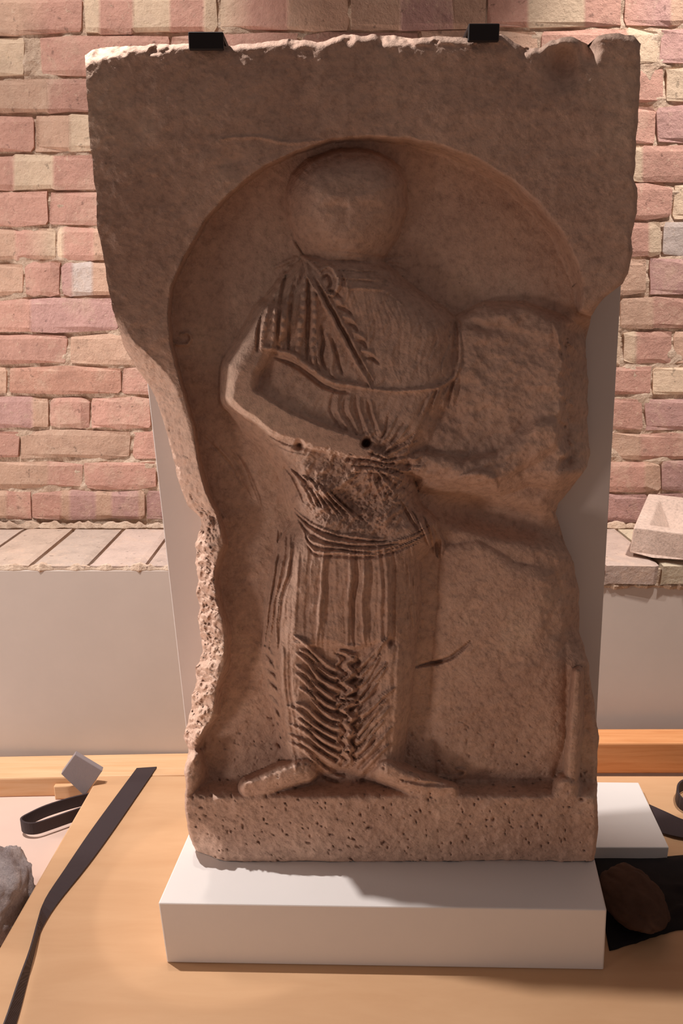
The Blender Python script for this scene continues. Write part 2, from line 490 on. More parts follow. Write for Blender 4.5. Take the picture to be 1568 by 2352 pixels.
def curve(pts, par):
    p = np.array(pts, float); seg = np.hypot(*np.diff(p, axis=0).T); s = np.r_[0, np.cumsum(seg)] / seg.sum()
    return np.interp(par, s, p[:, 0]), np.interp(par, s, p[:, 1])

def vnoise(x, y, seed=0):
    xi = np.floor(x).astype(np.int64); yi = np.floor(y).astype(np.int64)
    fx = x - xi; fy = y - yi
    fx = fx * fx * (3 - 2 * fx); fy = fy * fy * (3 - 2 * fy)
    def h(a, b):
        n = (a * 374761393 + b * 668265263 + seed * 1274126177) & 0xffffffff
        n = ((n ^ (n >> 13)) * 1274126177) & 0xffffffff
        return ((n ^ (n >> 16)) & 0xffff) / 32767.5 - 1
    return (h(xi, yi) * (1 - fx) + h(xi + 1, yi) * fx) * (1 - fy) + (h(xi, yi + 1) * (1 - fx) + h(xi + 1, yi + 1) * fx) * fy

def fbm(x, y, scale, octv=4, seed=0, gain=0.55):
    r = 0; a = 1; s = 1 / scale; t = 0
    for o in range(octv):
        r = r + a * vnoise(x * s + 17.3 * o, y * s + 5.1 * o, seed + o); t += a; a *= gain; s *= 2.03
    return r / t

NS, NT_ = 426, 630
S, T = np.meshgrid(np.linspace(0, 1, NS), np.linspace(0, 1, NT_))
sv = np.linspace(0, 1, NS); tv = np.linspace(0, 1, NT_)
# sides parametrised by v so that rows stay level
vrow = 115 + (1986 - 115) * tv
lp, rp = np.array(LEFT, float), np.array(RIGHT, float)
Lx = np.interp(vrow, lp[:, 1], lp[:, 0]); Rx = np.interp(vrow, rp[:, 1], rp[:, 0])
Lx = Lx + fbm(vrow, vrow * 0 + 3, 34, 4, 5) * (4 + 6 * np.clip((vrow - 1150) / 100, 0, 1) * np.clip((1750 - vrow) / 100, 0, 1))
Rx = Rx + fbm(vrow, vrow * 0 + 9, 34, 4, 8) * 5
U = Lx[:, None] * (1 - S) + Rx[:, None] * S
tp = np.array(TOP, float)
topv = np.interp(U[0], tp[:, 0], tp[:, 1]) + fbm(U[0], U[0] * 0 + 2, 22, 4, 3) * 5
botv = 1986 + fbm(U[-1], U[-1] * 0 + 1, 60, 4, 4) * 4 - 10 * np.exp(-((U[-1] - 1180) / 90) ** 2)
V = topv[None, :] * (1 - T) + botv[None, :] * T

def seg_dist(px, py, pts, radii=None):
    """distance to a polyline and the interpolated radius and arc position there"""
    best = np.full(px.shape, 1e9); rad = np.zeros(px.shape); arc = np.zeros(px.shape); acc = 0.0
    for i in range(len(pts) - 1):
        (x0, y0), (x1, y1) = pts[i], pts[i + 1]
        dx, dy = x1 - x0, y1 - y0; L = math.hypot(dx, dy) + 1e-9
        t = np.clip(((px - x0) * dx + (py - y0) * dy) / (L * L), 0, 1)
        dd = np.hypot(px - x0 - t * dx, py - y0 - t * dy)
        if radii is not None:
            rr = radii[i] + (radii[i + 1] - radii[i]) * t; cmp = dd / rr
        else:
            rr = 1.0; cmp = dd
        m = cmp < best
        best = np.where(m, cmp, best); rad = np.where(m, rr, rad); arc = np.where(m, acc + t * L, arc); acc += L
    return best, rad, arc

def inside(px, py, poly):
    r = np.zeros(px.shape, bool); n = len(poly)
    for i in range(n):
        x0, y0 = poly[i]; x1, y1 = poly[(i + 1) % n]
        if y0 == y1: continue
        c = ((y0 > py) != (y1 > py)) & (px < (x1 - x0) * (py - y0) / (y1 - y0) + x0)
        r ^= c
    return r

def sdf(poly):
    dd, _, _ = seg_dist(UW, VW, poly + [poly[0]])
    return np.where(inside(UW, VW, poly), dd, -dd)     # positive inside

def smooth(e0, e1, x):
    t = np.clip((x - e0) / (e1 - e0), 0, 1); return t * t * (3 - 2 * t)

# gently warped coordinates keep carved outlines from looking ruled
UW = U + fbm(U, V, 55, 3, 21) * 4; VW = V + fbm(U, V, 55, 3, 31) * 4

def puff(poly, Hh, w, pw=0.5):
    t = np.clip(sdf(poly) / w, 0, 1)
    return Hh * (1 - (1 - t) ** 2) ** pw

def ridge(pts, r, h, bead=0, amp=0.0):
    rr = r if isinstance(r, (list, tuple)) else [r] * len(pts)
    q, _, arc = seg_dist(UW, VW, pts, rr)
    f = np.clip(1 - q * q, 0, 1)
    f = f * f * (3 - 2 * f) if not bead else f
    if bead: f = f * (1 - amp + amp * np.abs(np.sin(arc * math.pi / bead)))
    return h * f

# ---- niche
ARCH = [(392, 800), (384, 720), (392, 660), (420, 590), (470, 505), (530, 440), (600, 385), (680, 345), (760, 320), (850, 311), (940, 314), (1020, 330), (1100, 362), (1180, 410), (1245, 468), (1295, 535), (1328, 600), (1343, 660), (1338, 712), (1440, 760), (1700, 900), (1700, 1836)]
LIP = [(425, 1836), (440, 1780), (445, 1720), (462, 1680), (490, 1640), (495, 1580), (514, 1520), (515, 1460), (495, 1380), (490, 1310), (512, 1250), (500, 1190), (470, 1130), (455, 1060), (440, 980), (420, 900), (402, 840)]
nd = sdf(ARCH + LIP)
wt = 9 + 26 * smooth(760, 1180, U) * smooth(760, 600, V) + 10 * smooth(900, 1500, V) + 30 * smooth(1700, 1800, V)
niche = smooth(0, 1, np.clip(nd / wt, 0, 1))
bowl = np.clip(1 - ((U - 860) / 520) ** 2 - ((V - 640) / 360) ** 2, 0, 1)
bg = niche * (0.060 + 0.022 * bowl)

# ---- carved figure heights above the niche floor
BODY = [(700, 585), (650, 632), (608, 672), (585, 750), (565, 830), (525, 872), (510, 905), (522, 945), (560, 995), (605, 1040), (640, 1085), (655, 1150), (668, 1195), (640, 1240), (618, 1310), (604, 1400), (598, 1500), (610, 1580), (634, 1680), (656, 1760), (700, 1790), (780, 1776), (860, 1795), (925, 1768),
        (938, 1660), (952, 1540), (965, 1400), (968, 1290), (1012, 1240), (1010, 1195), (965, 1150), (955, 1100), (1010, 1020), (1048, 930), (1060, 860), (1056, 790), (1048, 730), (1000, 690), (940, 650), (890, 605), (840, 575), (770, 570)]
HEAD = [(702, 592), (674, 552), (657, 500), (655, 445), (668, 400), (700, 366), (755, 346), (815, 339), (870, 350), (912, 380), (936, 420), (936, 480), (916, 545), (884, 592), (842, 622), (794, 634), (742, 618)]
MASS = [(1040, 725), (1110, 690), (1200, 690), (1300, 725), (1400, 800), (1420, 1000), (1345, 1095), (1290, 1128), (1215, 1118), (1150, 1140), (1060, 1138), (960, 1130), (930, 1050), (1000, 900)]
body = puff(BODY, 0.078, 95, 0.6)
head = puff(HEAD, 0.080, 110, 0.6)
mass = puff(MASS, 0.046, 42, 0.7)
arm = ridge([(632, 740), (560, 850), (556, 905), (640, 965), (740, 1008), (830, 1030)], [66, 58, 56, 60, 56, 46], 0.098)
arm = np.maximum(arm, 0) ** 0.8 * 0.098 ** 0.2
farm = ridge([(1250, 1000), (1150, 1070), (1060, 1085), (960, 1060)], [70, 58, 52, 50], 0.066)
staff = ridge([(1326, 1545), (1322, 1650), (1310, 1790)], [15, 19, 20], 0.052) ** 0.5 * 0.052 ** 0.5
ball = ridge([(1300, 1806), (1299, 1812)], 36, 0.060) ** 0.6 * 0.060 ** 0.4
footl = ridge([(700, 1766), (650, 1782), (600, 1800), (572, 1806)], [36, 35, 31, 25], 0.074) ** 0.6 * 0.074 ** 0.4
footr = ridge([(885, 1766), (935, 1790), (990, 1812), (1030, 1818)], [38, 34, 30, 26], 0.078) ** 0.6 * 0.078 ** 0.4

k = 0.006
def smax(a, b, k=0.008):
    hh = np.clip(0.5 + 0.5 * (a - b) / k, 0, 1)
    return b * (1 - hh) + a * hh + k * hh * (1 - hh)
fig = smax(body, head)
fig = smax(fig, arm)
low = smax(mass, farm, 0.012)
allf = smax(fig, low, 0.004)
for q in (staff, ball, footl, footr): allf = smax(allf, q, 0.004)

# ---- carved detail on the figure (heights added, grooves subtracted)
det = np.zeros_like(U)
frng = random.Random(5)
def catmull(p, k=5):
    out = []; n = len(p)
    for i in range(n - 1):
        p0, p1, p2, p3 = p[max(i - 1, 0)], p[i], p[i + 1], p[min(i + 2, n - 1)]
        for q in range(k):
            t = q / k
            out.append(tuple(0.5 * (2 * b + (c - a) * t + (2 * a - 5 * b + 4 * c - d) * t * t + (3 * b - a - 3 * c + d) * t ** 3) for a, b, c, d in zip(p0, p1, p2, p3)))
    out.append(tuple(p[-1])); return out

def add(pts, r, h, bead=0, amp=0.0, taper=True, jit=1.6):
    """one carved stroke: swells from nothing and dies away, never ruled"""
    d = catmull([(x + frng.uniform(-jit, jit), y + frng.uniform(-jit, jit)) for x, y in pts], 4 if len(pts) > 2 else 6)
    n = len(d)
    rad = [max(1.2, r * ((0.30 + 0.70 * math.sin(math.pi * (q + 0.15) / (n - 0.7)) ** 0.6) if taper else 1.0)) for q in range(n)]
    xs = [p[0] for p in d]; ys = [p[1] for p in d]; m = r + 8
    box = (U > min(xs) - m) & (U < max(xs) + m) & (V > min(ys) - m) & (V < max(ys) + m)
    rows = np.where(box.any(1))[0]; cols = np.where(box.any(0))[0]
    if not len(rows) or not len(cols): return
    sl_ = (slice(rows[0], rows[-1] + 1), slice(cols[0], cols[-1] + 1))
    q, rr, arc = seg_dist(UW[sl_], VW[sl_], d, rad)
    f = np.clip(1 - q * q, 0, 1); f = f * f * (3 - 2 * f)
    f = f * np.clip(rr / r, 0, 1)
    if bead: f = f * (1 - amp + amp * np.abs(np.sin(arc * math.pi / bead)))
    det[sl_] += h * f

# worn face: brow, eye hollows, nose, mouth, cap line
add([(735, 462), (770, 452), (806, 458), (845, 452), (885, 462)], 16, 0.0016)
add([(806, 458), (814, 492), (810, 522)], 17, 0.002)
det -= 0.002 * np.exp(-(((U - 766) / 22) ** 2 + ((V - 476) / 12) ** 2)) + 0.002 * np.exp(-(((U - 850) / 22) ** 2 + ((V - 476) / 12) ** 2))
add([(768, 562), (806, 556), (846, 563)], 9, -0.001)
add([(776, 576), (806, 580), (838, 576)], 10, 0.001)
add([(678, 425), (700, 385), (750, 356), (815, 347), (880, 360), (922, 394), (942, 440)], 7, 0.005)
for i in range(8):   # hair strands along the cap line
    a_ = -2.5 + 0.26 * i
    add([(805 + 118 * math.cos(a_), 470 + 108 * math.sin(a_)), (805 + 138 * math.cos(a_), 470 + 128 * math.sin(a_))], 4, 0.0022)
add([(664, 520), (670, 552), (694, 588), (730, 602)], 7, 0.006)
for i in range(8):   # beard and chin folds running right
    y = 582 + 11 * i
    add([(735 + 5 * i, y - 6), (800, y + (4 if i % 2 else -4)), (880, y + 6), (930, y + 2 + 6 * i)], 4.2, 0.0032 * (1 if i % 2 else -0.9))
# knot of drapery at the neck
for e in ((-66, 26), (-46, 50), (-14, 60), (14, 62), (40, 40)):
    add([(697, 588), (697 + e[0] * .5, 588 + e[1] * .45), (697 + e[0], 590 + e[1])], 6, 0.006)
add([(733, 622), (755, 611), (774, 626), (777, 655), (764, 676), (744, 668)], 7, 0.010)
add([(737, 642), (752, 634), (760, 652), (750, 662)], 5, -0.009)
add([(785, 622), (798, 650), (796, 690)], 5, 0.005)
# rope-like folds over the shoulder
for pts, r in (([(668, 610), (634, 660), (612, 720), (602, 806)], 11), ([(648, 640), (634, 720), (624, 806)], 8), ([(690, 620), (668, 680), (652, 740), (646, 812)], 11), ([(702, 630), (694, 700), (688, 760), (682, 824)], 11),
               ([(712, 650), (720, 720), (718, 790), (724, 850)], 9)):
    add(pts, r, 0.011, bead=21, amp=0.6)
for pts in ([(655, 635), (642, 700), (634, 796)], [(682, 630), (664, 720), (662, 806)], [(706, 640), (706, 730), (704, 826)], [(618, 672), (598, 750), (590, 806)]):
    add(pts, 6, -0.011)
# diagonal bands across the chest
add([(706, 636), (742, 700), (780, 762), (815, 828), (854, 894)], 7, 0.010)
add([(728, 640), (768, 706), (800, 764), (832, 828), (862, 880)], 5, 0.005)
add([(718, 640), (756, 704), (792, 768), (828, 838)], 5, -0.008)
for k_ in range(9):
    x_, y_ = 752 + 11 * k_, 668 + 19 * k_
    add([(x_, y_), (x_ + 16, y_ + 4), (x_ + 26 + frng.uniform(-6, 8), y_ + 16)], 5.5, -0.007 if k_ % 2 == 0 else 0.004)
add([(735, 750), (742, 790), (738, 820), (750, 850)], 6, -0.010)
add([(752, 770), (764, 812), (760, 850), (776, 868)], 6, 0.005)
add([(764, 778), (774, 826), (788, 862)], 5, -0.008)
add([(726, 740), (728, 800), (736, 850)], 6, 0.006)
# fine worn folds on the chest to the right of the bands
for i in range(15):
    x0 = 792 + 16 * i
    add([(x0 - 12, 650 + 5 * i), (x0 + 10, 720 + 4 * i), (x0 + 2, 800 + 3 * i), (x0 + 6, 878)], 4, 0.0013 * (1 if i % 2 else -1), jit=8)
# hems
add([(600, 802), (632, 802), (672, 816), (705, 838), (745, 868), (795, 884), (852, 893)], 8, 0.013, bead=24, amp=0.35)
add([(634, 824), (690, 850), (740, 886), (800, 904)], 8, -0.010)
add([(850, 893), (900, 896), (960, 894), (1020, 884), (1050, 850), (1056, 800), (1046, 735)], 6, 0.007)
for i in range(9):
    add([(985 + 9 * i, 905 - 5 * i), (972 + 10 * i, 930 - 4 * i), (962 + 11 * i, 956 - 3 * i)], 4, 0.0045 * (1 if i % 2 else -0.8))
# sleeve creases and forearm lines
for i in range(9):
    add([(528 + 7 * i, 922 + 7 * i), (570 + 7 * i, 972 + 5 * i), (628 + 8 * i, 1018 + 1 * i), (705 + 9 * i, 1046 - 7 * i)], 4, 0.0030 * (1 if i % 2 else -0.9), jit=3)
for i in range(8):
    add([(768 + 12 * i, 898 + 3 * i), (760 + 14 * i, 944), (792 + 12 * i, 1000)], 4.5, 0.004 * (1 if i % 2 else -1), jit=4)
for i in range(5):   # scratches on the ground under the elbow
    add([(470 + 16 * i, 1000 + 8 * i), (520 + 14 * i, 1050 + 10 * i), (560 + 12 * i, 1120 + 14 * i)], 4, 0.002 * (1 if i % 2 else -1), jit=6)
# hand, grip and rumpled cloth at the waist
for i in range(4):
    add([(795 + 4 * i, 1036 + 14 * i), (845, 1034 + 15 * i), (892, 1048 + 14 * i)], 7.5, 0.009)
for i in range(16):
    a = -1.2 + 0.17 * i
    add([(850 + 25 * math.cos(a), 1060 + 20 * math.sin(a)), (850 + 70 * math.cos(a + .06), 1052 + 62 * math.sin(a + .06)), (850 + 118 * math.cos(a), 1050 + 104 * math.sin(a))], 4.5, 0.005 * (1 if i % 2 else -1), jit=4)
for i in range(15):
    add([(652 + 7 * i, 1066 + 4 * i), (676 + 8 * i, 1100 + 4 * i), (700 + 10 * i, 1158 + 3 * i)], 4.5, 0.0055 * (1 if i % 2 else -1), jit=4)
rump = smooth(180, 60, np.hypot((U - 830) / 1.15, V - 1115))
det += rump * fbm(U + 0.6 * V, V, 18, 4, 77, 0.65) * 0.016
det -= 0.020 * np.exp(-(((U - 815) / 42) ** 2 + ((V - 1150) / 34) ** 2))
det -= 0.06 * np.exp(-(((U - 840) / 10) ** 2 + ((V - 1019) / 10) ** 2) ** 2)
det -= 0.02 * np.exp(-(((U - 688) / 8) ** 2 + ((V - 1022) / 11) ** 2))
# looping swags under the belt
for i in range(8):
    o = 9.5 * i
    add([(668 + 5 * i, 1166 + o * .8), (716, 1202 + o), (780, 1226 + o * .8), (860, 1240 + o * .55), (930, 1232 + o * .4), (985, 1200 + o * .5)], 4.5, 0.006 * (1 if i % 2 == 0 else -0.9), jit=3)
for i in range(8):
    add([(922 + 12 * i, 1152 + 9 * i), (946 + 10 * i, 1196 + 8 * i), (972 + 6 * i, 1235 + 7 * i)], 5, 0.008 * (1 if i % 2 else -1), jit=4)
# hanging skirt folds
for x0, x1, hh in ((690, 668, 0.003), (715, 700, -0.003), (744, 726, 0.005), (757, 746, -0.004), (802, 797, 0.006), (816, 812, -0.008), (831, 835, 0.007), (846, 852, -0.004), (868, 876, 0.003), (886, 893, 0.006), (902, 908, -0.007), (934, 940, 0.004), (950, 955, 0.005)):
    add([(x0, 1256), ((x0 + x1) / 2 + 3, 1330), ((x0 + x1) / 2 - 2, 1405), (x1, 1486)], 6.5, hh, jit=3)
hem = smooth(1474, 1490, V + 6 * np.sin(U / 19.0)) * smooth(676, 730, U) * smooth(905, 850, U) * smooth(1800, 1700, V)
det -= 0.016 * hem
add([(668, 1478), (735, 1482), (800, 1486), (858, 1482)], 6, 0.005)
# lower cloak: herringbone folds that hang towards a rippled seam
y = 1508.0; i = 0
while y < 1764:
    w = 1.0; ext = frng.uniform(60, 104); up = frng.uniform(34, 62)
    add([(782 + frng.uniform(-5, 4), y + 30), (766, y + 27), (748 - ext * .2, y + 18 - up * .25), (748 - ext * .62, y + 2 - up * .55), (752 - ext, y - up * .85)], 6.5, 0.0105 * w, jit=3)
    add([(776, y + 40), (752, y + 34), (736 - ext * .3, y + 18 - up * .2)], 5, -0.0085, jit=3)
    if i % 2 == 0:
        add([(770, y + 22), (782, y + 14), (776, y + 4)], 4.5, 0.008)
    ex2 = frng.uniform(42, 78); up2 = frng.uniform(36, 66)
    y2 = y + frng.uniform(-6, 6)
    add([(818, y2 + 24), (834, y2 + 12), (834 + ex2 * .5, y2 + 2 - up2 * .45), (830 + ex2, y2 - up2 * .9)], 6, 0.0095, jit=3)
    add([(822, y2 + 36), (838, y2 + 24), (840 + ex2 * .5, y2 + 8 - up2 * .3)], 5, -0.0085, jit=3)
    y += frng.uniform(19, 28); i += 1
zz = [(800 + (13 if i % 2 else -11) + frng.uniform(-6, 6), 1496 + 16.5 * i + frng.uniform(-3, 3)) for i in range(17)]
add(zz, 6.5, 0.011, taper=False)
add([(x + 13, y + 6) for x, y in zz], 5, -0.010)
add([(x - 14, y + 4) for x, y in zz], 5, -0.009)
for i in range(7):
    xx, yy = 800 + frng.uniform(-14, 14), 1510 + 36 * i
    add([(xx - 6, yy), (xx + 4, yy - 8), (xx + 10, yy + 2), (xx + 2, yy + 9)], 4, 0.008)
    det -= 0.010 * np.exp(-(((U - xx - 16) / 7) ** 2 + ((V - yy - 14) / 8) ** 2))
# edge pleats on the left of the cloak and slanting notches
for i in range(6):
    x0, x1 = 630 + 7 * i, 602 + 7.5 * i
    add([(x0 + 10, 1225), (x0, 1300), ((x0 + x1) / 2 - 4, 1390), (x1, 1490)], 4.5, 0.006 * (1 if i % 2 == 0 else -0.9), jit=4)
for i in range(17):
    add([(600 + 2.6 * i, 1484 + 15 * i), (612 + 2.4 * i, 1492 + 15 * i), (626 + 2 * i, 1510 + 15 * i)], 4.5, -0.006 if i % 2 else 0.004, jit=3)
add([(648, 1490), (652, 1600), (666, 1700), (680, 1770)], 9, 0.007)
add([(664, 1500), (672, 1610), (690, 1720)], 5, -0.003)
add([(918, 1490), (916, 1600), (905, 1720)], 14, 0.006)
for i in range(6):
    add([(925 + 5 * i, 1280 + 10 * i), (930 + 4 * i, 1360), (938 + 3 * i, 1440)], 4, 0.003 * (1 if i % 2 else -1), jit=4)
det -= 0.016 * np.exp(-(((U - 896) / 7) ** 2 + ((V - 1475) / 9) ** 2))
# streaky tooling along the cloth
cloth = smooth(0.004, 0.02, body) * (V > 620)
det += cloth * (V > 1250) * fbm(U, V * 0.16, 7, 3, 201) * 0.0022
det += cloth * (V <= 1250) * fbm(U + 0.5 * V, (V - 0.5 * U) * 0.2, 8, 3, 203) * 0.0020
# right foot strap and shadow line, crack in the ground, small curl, hollow and incised arc
add([(935, 1772), (985, 1780), (1030, 1788), (1062, 1784), (1068, 1770), (1050, 1766)], 6, 0.010)
add([(925, 1790), (985, 1802), (1040, 1804)], 6, -0.008)
add([(952, 1534), (985, 1524), (1012, 1516), (1040, 1500), (1076, 1475)], 6, -0.012, jit=4)
add([(990, 1522), (1016, 1518)], 7, -0.006)
add([(400, 790), (412, 794), (432, 792), (440, 780), (430, 768), (412, 770)], 5, 0.006)
add([(500, 318), (580, 316), (660, 326), (740, 322)], 6, 0.004)
det -= 0.008 * np.exp(-(((U - 530) / 24) ** 2 + ((V - 368) / 22) ** 2))
# broken patches on the right-hand mass
det -= 0.010 * np.exp(-(((U - 1110) / 60) ** 2 + ((V - 752 - .15 * (U - 1110)) / 12) ** 2))
add([(1060, 1095), (1100, 1088), (1130, 1100), (1138, 1128)], 12, 0.008)
det += 0.010 * np.exp(-(((U - 1110) / 34) ** 2 + ((V - 1108) / 22) ** 2))
add([(1270, 745), (1285, 790), (1300, 830)], 7, 0.006)
mk = smooth(0.002, 0.012, mass)
det += fbm(U, V, 60, 4, 55) * 0.012 * mk
brk = smooth(1280, 1318, U + fbm(U, V, 40, 4, 12) * 22)
det -= 0.070 * brk * smooth(730, 770, V) * smooth(1096, 1050, V)
det += 0.022 * np.exp(-(((U - 1330) / 22) ** 2 + ((V - 1062) / 30) ** 2))
# shaded recess under the mass
det -= 0.055 * np.exp(-(((U - 1160) / 150) ** 2 + ((V - 1192 - 0.20 * (U - 1160)) / 40) ** 2) ** 1.5)
det -= 0.016 * smooth(1225, 1290, U + fbm(U, V, 40, 3, 15) * 18) * smooth(1180, 1240, V) * smooth(1540, 1440, V)
# raised ground right of the legs
pan = puff([(1010, 1250), (1100, 1240), (1180, 1290), (1275, 1310), (1300, 1400), (1300, 1700), (1270, 1790), (1000, 1790), (985, 1600), (1000, 1400)], 0.014, 36)
allf = np.maximum(allf, pan)

depth = bg - niche * allf - det * np.where((niche > 0.5), 1.0, 0.6)

# ---- broken edges: strips that fall away from the face, roughly hacked
dl = U - Lx[:, None]; dr = Rx[:, None] - U; dt = V - topv[None, :]; db = botv[None, :] - V
strip = 12 + 40 * smooth(740, 860, V) * smooth(1760, 1690, V)
sl = np.clip(1 - dl / strip, 0, 1)
depth += 0.065 * sl ** 1.3 * smooth(720, 900, V) * smooth(1780, 1690, V)
hack = smooth(62, 20, dl) * smooth(1140, 1200, V) * smooth(1760, 1680, V) + 0.45 * smooth(55, 15, dl) * smooth(740, 860, V) * smooth(1200, 1140, V)
depth += hack * (fbm(U, V, 17, 4, 91, 0.7) * 0.022 - 0.012 + 0.006 * np.sin((U * 0.7 + V) / 7.0) * smooth(1560, 1600, V))
for dd, r, am in ((dl, 6, 0.005), (dr, 10, 0.009), (dt, 14, 0.013), (db, 24, 0.012)):
    q = np.clip(1 - dd / r, 0, 1)
    if dd is dl: q = q * smooth(680, 860, V)
    depth += am * q * q
depth += 0.035 * np.clip(1 - dr / 40, 0, 1) ** 1.5 * smooth(680, 760, V) * smooth(1560, 1420, V)
# chips along the top and lower-left corner
depth += 0.05 * smooth(30, 0, dt) * np.clip(fbm(U, V, 40, 3, 13) - 0.12, 0, 1)
depth += 0.028 * np.exp(-(((U - 1292) / 34) ** 2 + ((V - 150) / 42) ** 2)) + 0.035 * np.exp(-(((U - 1352) / 16) ** 2 + ((V - 110) / 26) ** 2))
depth += 0.03 * smooth(60, 0, np.hypot(U - 432, (V - 1985) * 0.9) - 30)
# overall weathering
depth += fbm(U, V, 130, 4, 41) * 0.005 + fbm(U, V, 18, 4, 43, 0.65) * 0.0024 * (0.6 + 0.7 * smooth(500, 1800, V))
depth += 0.004 * np.clip(fbm(U, V, 9, 2, 47) - 0.5, 0, 1) * 5 * smooth(1500, 1850, V)
depth = np.clip(depth, -0.03, THICK - 0.02)

a = (H / 2 - V) / F
rx_, ry_, rz_ = (U - W / 2) / F, CP + a * SP, -SP + a * CP
tt = (DY + depth) / ry_
PX, PY, PZv = rx_ * tt, DY + depth, CAMZ + rz_ * tt
PZv = np.maximum(PZv, PZ + 0.0006)
P = np.stack([PX, PY, PZv], -1)
# vertex normals over the whole face, shared by all the split parts
gu = np.gradient(P, axis=1); gv = np.gradient(P, axis=0)
N = np.cross(gv, gu); N /= np.linalg.norm(N, axis=-1, keepdims=True) + 1e-12
facing = (N * np.stack([rx_, ry_, rz_], -1)).sum(-1, keepdims=True)
N = np.where(facing > 0, -N, N)

# which carved part every cell belongs to
lab = np.zeros(U.shape, np.int32)
lab[(body > 0.012)] = 1
lab[(arm > 0.012) & (arm >= body * 0.9) & (V > 800)] = 3
lab[(head > 0.01) & (head >= body - 0.004) & (V < 612)] = 2
lab[(footl > 0.012) & (footl > body)] = 4
lab[(footr > 0.012) & (footr > body)] = 5
lab[(lab == 0) & (low > 0.012)] = 6
lab[np.maximum(staff, ball) > 0.010] = 7
lab[V > 1842] = 8
cl = lab[:-1, :-1]

ii, jj = np.meshgrid(np.arange(NS - 1), np.arange(NT_ - 1))
base = jj * NS + ii
quads = np.stack([base, base + NS, base + NS + 1, base + 1], -1)
Pf, Nf = P.reshape(-1, 3), N.reshape(-1, 3)

def part_mesh(name, mask, parent, extra=None):
    q = quads[mask]
    ids, inv = np.unique(q.ravel(), return_inverse=True)
    verts = Pf[ids]; faces = inv.reshape(-1, 4).tolist(); nor = Nf[ids]
    if extra is not None:
        ev, ef = extra
        k0 = len(verts)
        faces += [tuple(i + k0 for i in f) for f in ef]
        verts = np.vstack([verts, ev]); nor = np.vstack([nor, np.zeros((len(ev), 3))])
    me = bpy.data.meshes.new(name)
    me.from_pydata(verts.tolist(), [], faces)
    o = link(name, me, M['stone'], parent, smooth=True)
    me.normals_split_custom_set_from_vertices([tuple(n) for n in nor])
    return o

# rough sides and back of the stone
ring = [(0, i) for i in range(NS)] + [(j, NS - 1) for j in range(1, NT_)] + [(NT_ - 1, i) for i in range(NS - 2, -1, -1)] + [(j, 0) for j in range(NT_ - 2, 0, -1)]
rp_ = np.array([P[j, i] for j, i in ring]); nr = len(ring); LAY = 7
cen = rp_.mean(0)
ev = []
for L in range(LAY):
    f = L / (LAY - 1)
    q = rp_.copy(); q[:, 1] = rp_[:, 1] * (1 - f) + (DY + THICK) * f
    if L:
        s_ = np.arange(nr)
        nz = fbm(s_ * 1.0, s_ * 0 + L * 9.0, 12, 4, 61) * 0.005
        dirv = np.stack([rp_[:, 0] - cen[0], rp_[:, 2] - cen[2]], -1); dirv /= np.linalg.norm(dirv, axis=1, keepdims=True)
        q[:, 0] += dirv[:, 0] * (nz - 0.012 * f - 0.007); q[:, 2] += dirv[:, 1] * (nz - 0.006 * f)
        q[:, 2] = np.maximum(q[:, 2], PZ + 0.0006)
        bot = rp_[:, 2] < PZ + 0.03
        q[bot, 2] = PZ + 0.0006 + (rp_[bot, 2] - PZ) * 0.5
    ev.append(q)
ev = np.vstack(ev)
ef = []
for L in range(LAY - 1):
    for i in range(nr):
        a_, b_ = L * nr + i, L * nr + (i + 1) % nr
        ef.append((a_, b_, b_ + nr, a_ + nr))
ef.append(tuple(range((LAY - 1) * nr, LAY * nr)))

stone = empty('carved_gravestone', (0.08, DY + 0.07, PZ))
tag(stone, 'tall broken brown gravestone carved with a standing soldier in an arched niche', 'gravestone')
part_mesh('slab', (cl == 0) | (cl == 6), stone, (ev, ef))
soldier = part_mesh('carved_soldier', cl == 1, stone)
for nm, idx in (('carved_head', 2), ('carved_arm', 3), ('carved_foot', 4), ('carved_foot', 5)):
    part_mesh(nm, cl == idx, soldier).location = (0, 0, 0)
part_mesh('carved_staff', cl == 7, stone)
part_mesh('base_band', cl == 8, stone)

# ------------------------------------------------------------------ mount: backing board and two black clips
mount = empty('display_mount', (0.08, 1.30, PZ))
tag(mount, 'tall grey backing board with black clips behind the carved gravestone', 'mount')
BY = DY + THICK + 0.006
c1, c2 = atY(340, 900, BY), atY(430, 1700, BY); c3, c4 = atY(1427, 640, BY), atY(1368, 1690, BY)
def on_line(p, q, z):
    t = (z - p.z) / (q.z - p.z); return Vector((p.x + (q.x - p.x) * t, BY, z))
zb, zt = PZ + 0.001, 1.405
lb, lt, rb, rt = on_line(c1, c2, zb), on_line(c1, c2, 1.0), on_line(c3, c4, zb), on_line(c3, c4, zt)
lt2 = Vector((-0.30, BY, zt))
fr = [lb, rb, rt, lt2, lt]
mesh('backing_board', fr + [Vector((p.x, p.y + 0.02, p.z)) for p in fr],
     [(0, 1, 2, 3, 4), (9, 8, 7, 6, 5)] + [(i, (i + 1) % 5, 5 + (i + 1) % 5, 5 + i) for i in range(5)], M['plate'], mount, bevel=0.0015)
